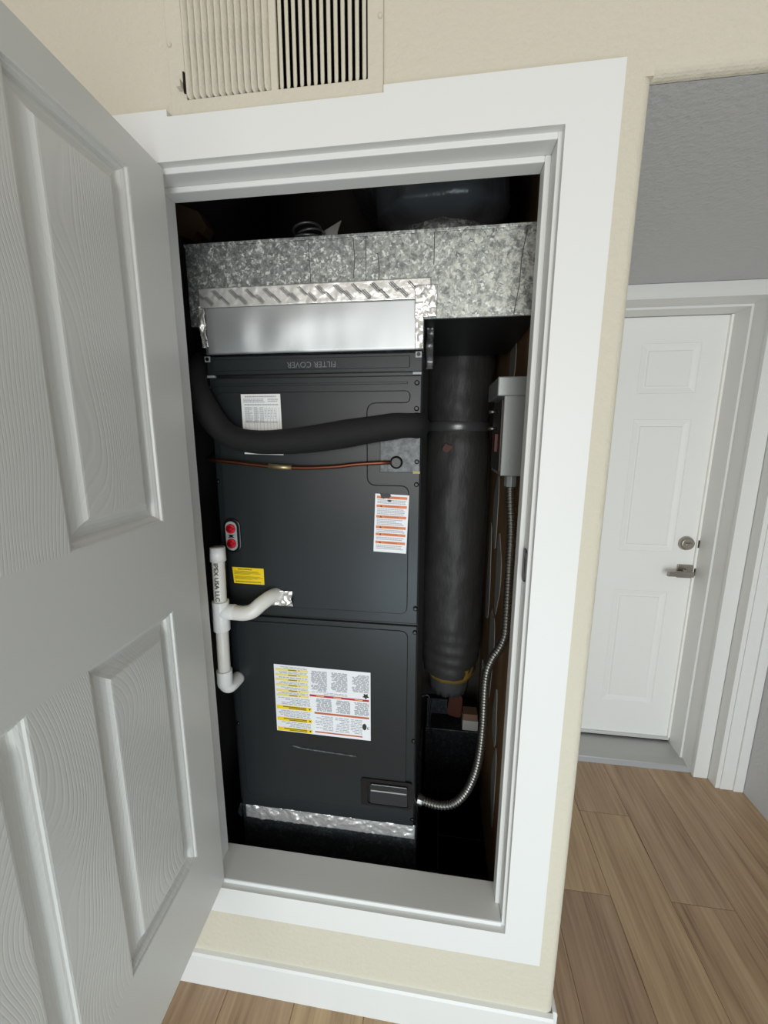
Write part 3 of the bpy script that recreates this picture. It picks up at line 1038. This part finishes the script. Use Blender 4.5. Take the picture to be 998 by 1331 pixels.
# drive seam along the top edge
MB().box(PX0 + 0.002, PX1 - 0.002, U + 0.002, 0.61, PZ0 - 0.0012, PZ0 + 0.0005).build('underside_shade', M['slate_dark'], pn)  # dark sheet paints the shade under the galvanised box
MB().box(PX0, PX1, U - 0.003, U + 0.006, PZ1 - 0.004, PZ1 + 0.003).build('top_flange', M['galv'], pn, bevel=0.001)
# hairline creases
for pts in ([(-0.484, 1.995), (-0.481, 1.955), (-0.484, 1.912)], [(-0.428, 1.96), (-0.424, 1.93), (-0.426, 1.905)], [(-0.104, 1.99), (-0.112, 1.94), (-0.114, 1.88), (-0.122, 1.822)], [(-0.301, 1.997), (-0.301, 1.93)], [(-0.589, 1.99), (-0.586, 1.905)], [(-0.455, 1.995), (-0.455, 1.905)]):
    MB().tube([(x, U - 0.0002, z) for x, z in pts], 0.0009, 6).build('crease', M['print'], pn)
# bright transition collar with soft dents
def tr(u, v):
    x = -0.859 + 0.539 * u
    z = 1.7515 + 0.112 * v
    d = 0.007 * math.exp(-((x + 0.655) / 0.045) ** 2) * math.sin(math.pi * v) + 0.006 * math.exp(-((x + 0.765) / 0.04) ** 2) * math.sin(math.pi * v) \
        + 0.003 * math.exp(-((x + 0.56) / 0.08) ** 2 - ((v - 0.7) / 0.3) ** 2)
    return (x, U - 0.0035 - 0.7 * d, z)
MB().grid(tr, 60, 16).build('transition_sheet', M['sheet'], pn, 'bright smooth dented sheet', solid=0.0008)
MB().box(-0.858, -0.321, U + 0.018, 0.60, 1.752, PZ0 + 0.002).build('transition_box', M['galv_dark'], pn)
crumple(lambda u, v: (-0.868 + 0.562 * u, U - 0.0045, 1.859 + 0.044 * v + 0.001 * u), 150, 16, 0.0016, 30, 8.0).build('foil_tape', M['foil'], pn, 'bright printed foil tape', solid=0.0004)
crumple(lambda u, v: (-0.342 + 0.050 * u, U - 0.006, 1.820 + 0.068 * v), 22, 28, 0.005, 55, 1.0).build('foil_tape', M['foil'], pn, 'crumpled foil patch', solid=0.0004)
crumple(lambda u, v: (-0.340 + 0.019 * u, U - 0.005, 1.753 + 0.075 * v), 8, 18, 0.006, 45, 4.0).build('foil_tape', M['foil'], pn, 'narrow crumpled foil strip', solid=0.0004)
crumple(lambda u, v: (-0.868 + 0.016 * u - 0.004 * v, U - 0.002, 1.768 + 0.095 * v), 8, 22, 0.010, 40, 6.0).build('foil_tape', M['foil'], pn, 'narrow crumpled foil strip', solid=0.0004)
# vertical strip of old tape hanging behind the cabinet's right edge
crumple(lambda u, v: (-0.317 + 0.018 * u, 0.24 + 0.02 * math.sin(9 * v), 1.72 + 0.097 * v), 6, 24, 0.005, 40, 2.0).build('foil_tape', M['tape'], pn, 'loose hanging strip of dull tape', solid=0.0004)
# diagonal print on the tape
b = MB()
for q in range(26):
    cx = -0.862 + 0.0215 * q
    c0 = Vector((cx, 1.888 - 0.014 * (q % 2) + 0.001 * q / 26))
    d = Vector((0.72, -0.69))
    nrm = Vector((0.69, 0.72))
    for kx in range(3 if q % 3 else 2):
        a0 = c0 + nrm * (0.0036 * (kx - 1)) - d * 0.014
        lth = 0.00085 + 0.0005 * (kx == 1)
        x = 0.002 * kx
        while x < 0.028:
            sl = random.uniform(0.0012, 0.0042)
            e0, e1 = a0 + d * x, a0 + d * min(x + sl, 0.028)
            pp = [e0 - nrm * lth, e1 - nrm * lth, e1 + nrm * lth, e0 + nrm * lth]
            if all(1.8605 < p.y < 1.9025 for p in pp) and cx < -0.335:
                b.add([(p.x, U - 0.0079, p.y) for p in pp], [(0, 1, 2, 3)])
            x += sl + 0.0008
b.build('tape_print', M['print'], pn, 'diagonal grey print on the tape')

# ================================================================== FLEX DUCTS
fd = thing('flexible_duct', 'black plastic wrapped flexible duct hanging vertically right of the air handler', 'duct', (-0.213, 0.745, 0.56))
DXC, DYC, DR = -0.213, 0.755, 0.122


def wrinkle(i, k, p, a):
    n = noise.fractal(Vector((math.cos(a) * 1.3 + p.z * 1.5, math.sin(a) * 1.3, p.z * 6)), 0.8, 2.0, 4)
    s = math.sin(p.z * 60 + 2.2 * a) * 0.02 * max(0, 1 - abs(p.z - 1.70) / 0.25)
    s += math.sin(p.z * 130 + 1.0 * a) * 0.022 * max(0, 1 - abs(p.z - 0.70) / 0.18)
    pinch = -0.10 * math.exp(-((p.z - 1.59) / 0.045) ** 2)
    low = -0.22 * max(0, (0.75 - p.z) / 0.2) ** 2
    return 1 + 0.05 * n + s + pinch + low


zs = [0.60 + i * (1.93 - 0.60) / 120 for i in range(121)]
MB().tube([(DXC, DYC, z) for z in zs], DR, 48, None, False, wrinkle).build('jacket', M['jacket'], fd)
MB().tube([(DXC, DYC, z) for z in (1.572, 1.578, 1.600, 1.606)], [0.112, 0.1165, 0.1165, 0.112], 48, None, False).build('tape_band', M['tape'], fd, 'shiny tape band')
MB().tube([(DXC + 0.004, DYC, z) for z in (0.57, 0.60, 0.64)], [0.085, 0.105, 0.11], 32, None, True,
          lambda i, k, p, a: 1 + 0.09 * noise.noise(Vector((math.cos(a) * 4, math.sin(a) * 4, p.z * 20)))).build('insulation', M['insul'], fd, 'yellow fibreglass showing at the torn end')
MB().tube([(DXC, DYC, z) for z in (0.50, 0.53, 0.57, 0.59)], [0.072, 0.080, 0.086, 0.088], 40, None, False,
          lambda i, k, p, a: 1 + 0.07 * math.sin(k * 2.4) * (0.57 - p.z) / 0.07).build('foil_liner', M['tape'], fd, 'ragged foil liner', solid=0.0004)
pts = []
for q in range(10):
    a = 2 * math.pi * q / 10
    pts.append((-0.250 + 0.017 * (1 + 0.35 * math.sin(4 * a)) * math.cos(a), 1.513 + 0.014 * (1 + 0.3 * math.cos(3 * a)) * math.sin(a)))
MB().prism(pts, 0.632, 0.645, 'y').build('tear', M['redbrown'], fd, 'dark red-brown tear in the jacket')

fe = thing('flexible_duct', 'black wrapped duct elbow on a galvanised collar on top of the plenum', 'duct', (-0.285, 0.42, 2.0))
MB().tube([(-0.285, 0.42, z) for z in (2.003, 2.085, 2.095)], [0.124, 0.124, 0.121], 40, None, False,
          lambda i, k, p, a: 1 + 0.012 * noise.noise(Vector((math.cos(a) * 6, math.sin(a) * 6, p.z * 30)))).build('collar', M['galv'], fe, 'galvanised collar', solid=0.0006)
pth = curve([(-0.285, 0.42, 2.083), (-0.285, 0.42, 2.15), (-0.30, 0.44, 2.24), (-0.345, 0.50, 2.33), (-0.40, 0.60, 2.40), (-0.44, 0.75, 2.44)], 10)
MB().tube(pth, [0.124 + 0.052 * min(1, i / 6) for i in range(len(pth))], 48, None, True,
          lambda i, k, p, a: 1 + 0.05 * noise.fractal(Vector((math.cos(a) * 2, math.sin(a) * 2, p.z * 5)), 0.9, 2, 4) + 0.05 * math.sin(k * 1.05 + p.z * 14 + 2 * noise.noise(p * 9)) * max(0, 1 - i / 24)).build('jacket', M['jacket_lit'], fe)

# ================================================================== REFRIGERANT LINES
sl = thing('suction_line', 'thick black foam-insulated refrigerant pipe across the front of the air handler', 'pipe', (-0.6, 0.13, 1.55))
YS = 0.132
pth = curve([(-0.915, 0.34, 1.78), (-0.905, 0.23, 1.74), (-0.890, 0.155, 1.685), (-0.856, YS, 1.628), (-0.822, YS, 1.578), (-0.784, YS, 1.550), (-0.725, YS, 1.539), (-0.655, YS, 1.540),
             (-0.589, YS, 1.546), (-0.520, YS, 1.556), (-0.458, YS, 1.566), (-0.385, YS, 1.5765), (-0.358, YS + 0.004, 1.5785), (-0.338, YS + 0.014, 1.579), (-0.3335, YS + 0.032, 1.579), (-0.333, 0.176, 1.579)], 8)
MB().tube(pth, [0.0305 + 0.0022 * math.sin(i * 0.11) for i in range(len(pth))], 28, None, True,
          lambda i, k, p, a: 1 + 0.03 * noise.noise(p * 22)).build('insulation', M['foam'], sl)
ll = thing('liquid_line', 'thin bare copper refrigerant pipe below the black foam pipe', 'pipe', (-0.6, 0.15, 1.49))
pth = curve([(-0.90, 0.28, 1.53), (-0.885, 0.20, 1.503), (-0.865, 0.155, 1.494), (-0.79, 0.150, 1.487), (-0.742, 0.150, 1.482), (-0.671, 0.150, 1.477), (-0.601, 0.150, 1.476), (-0.53, 0.150, 1.480), (-0.48, 0.152, 1.486), (-0.415, 0.156, 1.4905), (-0.385, 0.172, 1.4905)], 8)
MB().tube(pth, 0.0050, 14).build('copper_tube', M['copper'], ll)
MB().tube([(-0.703, 0.150, 1.4795), (-0.671, 0.150, 1.477), (-0.642, 0.150, 1.4765)], 0.0064, 14).build('coupling', M['brass'], ll, 'brazed coupling')
MB().tube([(-0.381, U - 0.010, 1.491), (-0.381, U - 0.008, 1.491), (-0.381, U - 0.002, 1.491)], [0.011, 0.0155, 0.016], 22).build('grommet', M['black'], ll, 'black rubber grommet')

# ================================================================== PVC CONDENSATE DRAIN
pv = thing('condensate_drain', 'white plastic drain pipe with tee and vent stub left of the air handler', 'pipe', (-0.832, 0.112, 0.85))
PYc = 0.112
PXT, PXB = -0.836, -0.844


def px_(z):
    return PXT + (PXB - PXT) * (1.27 - z) / 0.4


def seg(z0, z1, r, name, mm_, n=28):
    return MB().tube([(px_(z0), PYc, z0), (px_(z0 + 0.3 * (z1 - z0)), PYc, z0 + 0.3 * (z1 - z0)), (px_(z1), PYc, z1)], r, n).build(name, mm_, pv, bevel=0.0012)


riser = seg(1.10, 1.262, 0.0162, 'riser_pipe', M['pvc'])
# open coupling on top
MB().tube([(px_(1.236), PYc, 1.236), (px_(1.272), PYc, 1.272), (px_(1.272), PYc, 1.272), (px_(1.25), PYc, 1.25)], [0.0200, 0.0188, 0.0158, 0.0155], 28, None, True).build('vent_coupling', M['pvc2'], pv)
tee = MB().tube([(px_(1.043), PYc, 1.043), (px_(1.066), PYc, 1.066), (px_(1.1), PYc, 1.1), (px_(1.126), PYc, 1.126)], 0.0215, 28)
tee.tube([(px_(1.097), PYc, 1.095), (px_(1.097) + 0.040, PYc, 1.096)], 0.0205, 28)
teeo = tee.build('tee', M['pvc2'], pv, bevel=0.0012)
MB().box(px_(1.09) - 0.018, px_(1.09) - 0.012, PYc - 0.0165, PYc - 0.0145, 1.075, 1.110).build('moulded_mark', M['ink2'], teeo)
seg(0.905, 1.046, 0.0162, 'lower_pipe', M['pvc'])
pth = curve([(px_(0.925), PYc, 0.925), (px_(0.905), PYc, 0.905), (px_(0.89), PYc, 0.888), (px_(0.88) + 0.003, PYc + 0.006, 0.874), (px_(0.88) + 0.007, PYc + 0.018, 0.868), (px_(0.88) + 0.010, PYc + 0.056, 0.868)], 5)
MB().tube(pth, [0.0205] * 12 + [0.019] * (len(pth) - 12), 24).build('bottom_elbow', M['pvc2'], pv)
pth = curve([(px_(1.097) + 0.026, PYc, 1.0955), (px_(1.097) + 0.045, PYc, 1.0945), (-0.772, PYc, 1.095), (-0.752, PYc + 0.004, 1.101), (-0.734, PYc + 0.016, 1.116), (-0.717, PYc + 0.036, 1.127), (-0.704, U + 0.004, 1.128)], 6)
MB().tube(pth, 0.0195, 24).build('branch_elbow', M['pvc'], pv)
b = MB()
def fo(u, v):
    x, z = -0.722 + 0.062 * u, 1.098 + 0.044 * v
    d = math.hypot((x + 0.676) / 0.017, (z - 1.118) / 0.015)
    y = U - 0.0052 - (0.008 if d < 1 else 0) - 0.006 * abs(noise.fractal(Vector((x * 60, z * 60, 1)), 0.9, 2, 3))
    return (x, y, z)
b.grid(fo, 22, 16)
b.build('foil_patch', M['foil'], pv, 'crumpled foil patch where the pipe enters', solid=0.0004)
# lettering down the riser, wrapped on the pipe
vs, fs = text_mesh('IPEX USA LLC', 0.0185, extrude=0.0, bold=0.0003)
b = MB()
mx_ = max(p.x for p in vs)
mn_ = min(p.x for p in vs)
for_sc = 0.103 / (mx_ - mn_)
pts = []
for p in vs:
    z = 1.182 - p.x * for_sc
    a = (p.y * 0.80) / 0.0164          # letters' tops point to the right
    pts.append((px_(z) + 0.0176 * math.sin(a + 0.10), PYc - 0.0176 * math.cos(a + 0.10), z))
b.add(pts, fs)
b.build('printed_lettering', M['ink2'], riser, 'black IPEX USA LLC lettering running down the pipe')

# ================================================================== ELECTRICAL
eb = thing('disconnect_box', 'grey metal electrical disconnect box on the brown closet side wall', 'electrical box', (-0.09, 0.32, 1.455))
MB().box(-0.122, -0.062, 0.238, 0.42, 1.455, 1.66).build('housing', M['boxgrey'], eb, bevel=0.002)
MB().box(-0.140, -0.062, 0.232, 0.43, 1.652, 1.698).build('hood', M['boxgrey'], eb, bevel=0.003)
MB().box(-0.126, -0.1215, 0.25, 0.41, 1.465, 1.645).build('front_cover', M['bronze'], eb, 'dark front cover', bevel=0.001)
for y, z in ((0.34, 1.62), (0.33, 1.575)):
    MB().tube([(-0.126, y, z), (-0.146, y, z)], 0.005, 12).build('cover_screw', M['conduit'], eb, 'bright screw')
MB().box(-0.133, -0.126, 0.29, 0.35, 1.515, 1.56).build('breaker', M['redbrown'], eb, 'dark red breaker switch')
kb = [(-0.092 + 0.010 * math.cos(a * math.pi / 10), 1.492 + 0.013 * math.sin(a * math.pi / 10)) for a in range(20)]
MB().prism(kb, 0.2370, 0.2385, 'y').build('knockout', M['boxgrey'], eb, bevel=0.0004)

fx = thing('flexible_conduit', 'ribbed steel conduit looping from the electrical box to the air handler', 'conduit', (-0.09, 0.27, 0.4))
ctr = curve([(-0.090, 0.268, 1.452), (-0.088, 0.268, 1.40), (-0.080, 0.268, 1.30), (-0.0785, 0.268, 1.18), (-0.0775, 0.268, 1.06), (-0.0785, 0.270, 1.005), (-0.090, 0.276, 0.960), (-0.110, 0.284, 0.915), (-0.123, 0.288, 0.85),
              (-0.124, 0.286, 0.70), (-0.130, 0.280, 0.60), (-0.143, 0.275, 0.53), (-0.168, 0.272, 0.465), (-0.203, 0.268, 0.425), (-0.25, 0.262, 0.418), (-0.313, 0.258, 0.436)], 40)
# resample evenly for the ribs
d = [0]
for a, c in zip(ctr[:-1], ctr[1:]):
    d.append(d[-1] + (c - a).length)
tot = d[-1]
step = 0.0024
pts, rad, j = [], [], 0
n = int(tot / step)
for i in range(n + 1):
    s = min(i * step, tot - 1e-6)
    while d[j + 1] < s:
        j += 1
    t = (s - d[j]) / (d[j + 1] - d[j])
    pts.append(ctr[j].lerp(ctr[j + 1], t))
    rad.append(0.0130 if i % 4 in (0, 1) else 0.0104)
MB().tube(pts, rad, 18).build('ribbed_tube', M['conduit'], fx)
MB().tube([(-0.090, 0.268, 1.456), (-0.090, 0.268, 1.425)], 0.0165, 8).build('connector', M['boxgrey'], fx, 'squat metal connector', bevel=0.001)
MB().tube([(-0.318, 0.258, 0.4365), (-0.300, 0.258, 0.431)], 0.0165, 8).build('connector', M['conduit'], fx, 'squat metal connector', bevel=0.001)

# ================================================================== BACK OF THE CLOSET
rb = thing('return_duct_box', 'dark galvanised metal box on the closet floor behind the conduit loop', 'duct', (-0.19, 0.85, 0))
MB().box(-0.305, -0.070, 0.73, 0.965, 0.0, 0.315).build('duct_body', M['galv_dark'], rb, bevel=0.003)
MB().box(-0.300, -0.215, 0.735, 0.74, 0.385, 0.455).build('backing_plate', M['galv_dark'], rb)
MB().box(-0.30, -0.29, 0.736, 0.75, 0.315, 0.39).build('bracket', M['galv_dark'], rb)
o = MB().prism(roundpoly([(-0.218, 0.335), (-0.150, 0.318), (-0.145, 0.43), (-0.200, 0.46)], 0.02), 0.80, 0.86, 'y').build('wood_offcut', M['redbrown'], bevel=0.003)
tag(o, 'dark red-brown wood scrap standing on the dark metal box', 'wood scrap')
cb_ = thing('carton', 'small tan and white cardboard carton behind the steel conduit', 'box', (-0.11, 0.78, 0.315))
def cz(x0, x1, z0, z1, y0, y1, name, mt, lab):
    MB().box(x0, x1, y0, y1, z0, z1).build(name, mt, cb_, lab, bevel=0.002)
cz(-0.148, -0.083, 0.316, 0.362, 0.735, 0.79, 'carton_body', M['cardw'], None)
cz(-0.1465, -0.086, 0.362, 0.392, 0.737, 0.79, 'carton_flap', M['card'], 'tan open flap')
cbl = thing('control_cable', 'thin black cable hanging beside the lower right of the air handler', 'cable', (-0.28, 0.45, 0.5))
MB().tube(curve([(-0.318, 0.45, 0.66), (-0.292, 0.45, 0.665), (-0.281, 0.45, 0.62), (-0.284, 0.45, 0.56), (-0.272, 0.46, 0.48), (-0.268, 0.47, 0.40), (-0.275, 0.48, 0.2), (-0.28, 0.48, 0.005)], 8), 0.0032, 10).build('sheath', M['black'], cbl)

# ---- clutter on top of the plenum
hs = thing('hanger_strap', 'small coil of dark metal strap on top of the plenum', 'strap coil', (-0.63, 0.30, 2.0))
for q, (dx, z, r_) in enumerate(((0.0, 2.056, 0.036), (0.006, 2.066, 0.034), (-0.004, 2.076, 0.035))):
    c_ = [(-0.628 + dx + r_ * math.cos(a * math.pi / 16), 0.30 + r_ * math.sin(a * math.pi / 16), z + 0.005 * math.sin(a * math.pi / 16 + q)) for a in range(33)]
    MB().tube(c_, 0.0032, 8).build('strap_loop', M['tape'], hs)
MB().tube([(-0.628, 0.30, 2.0), (-0.628, 0.30, 2.060)], 0.033, 20).build('spool_core', M['black'], hs)
o = MB().prism([(-0.590, 2.002), (-0.556, 2.002), (-0.556, 2.075), (-0.545, 2.102), (-0.598, 2.077)], 0.315, 0.318, 'y').build('metal_flap', M['alu'])
tag(o, 'upright pointed scrap of sheet metal beside the strap coil on the plenum', 'metal scrap')
o = MB().prism([(-1.0, 2.165), (-0.925, 2.135), (-0.905, 2.10), (-0.918, 2.078), (-0.935, 2.088), (-0.955, 2.07), (-1.0, 2.088)], 0.29, 0.33, 'y').build('framing_block', M['wood'], bevel=0.002)
tag(o, 'broken brown framing block on the closet wall at the top left', 'wood block')
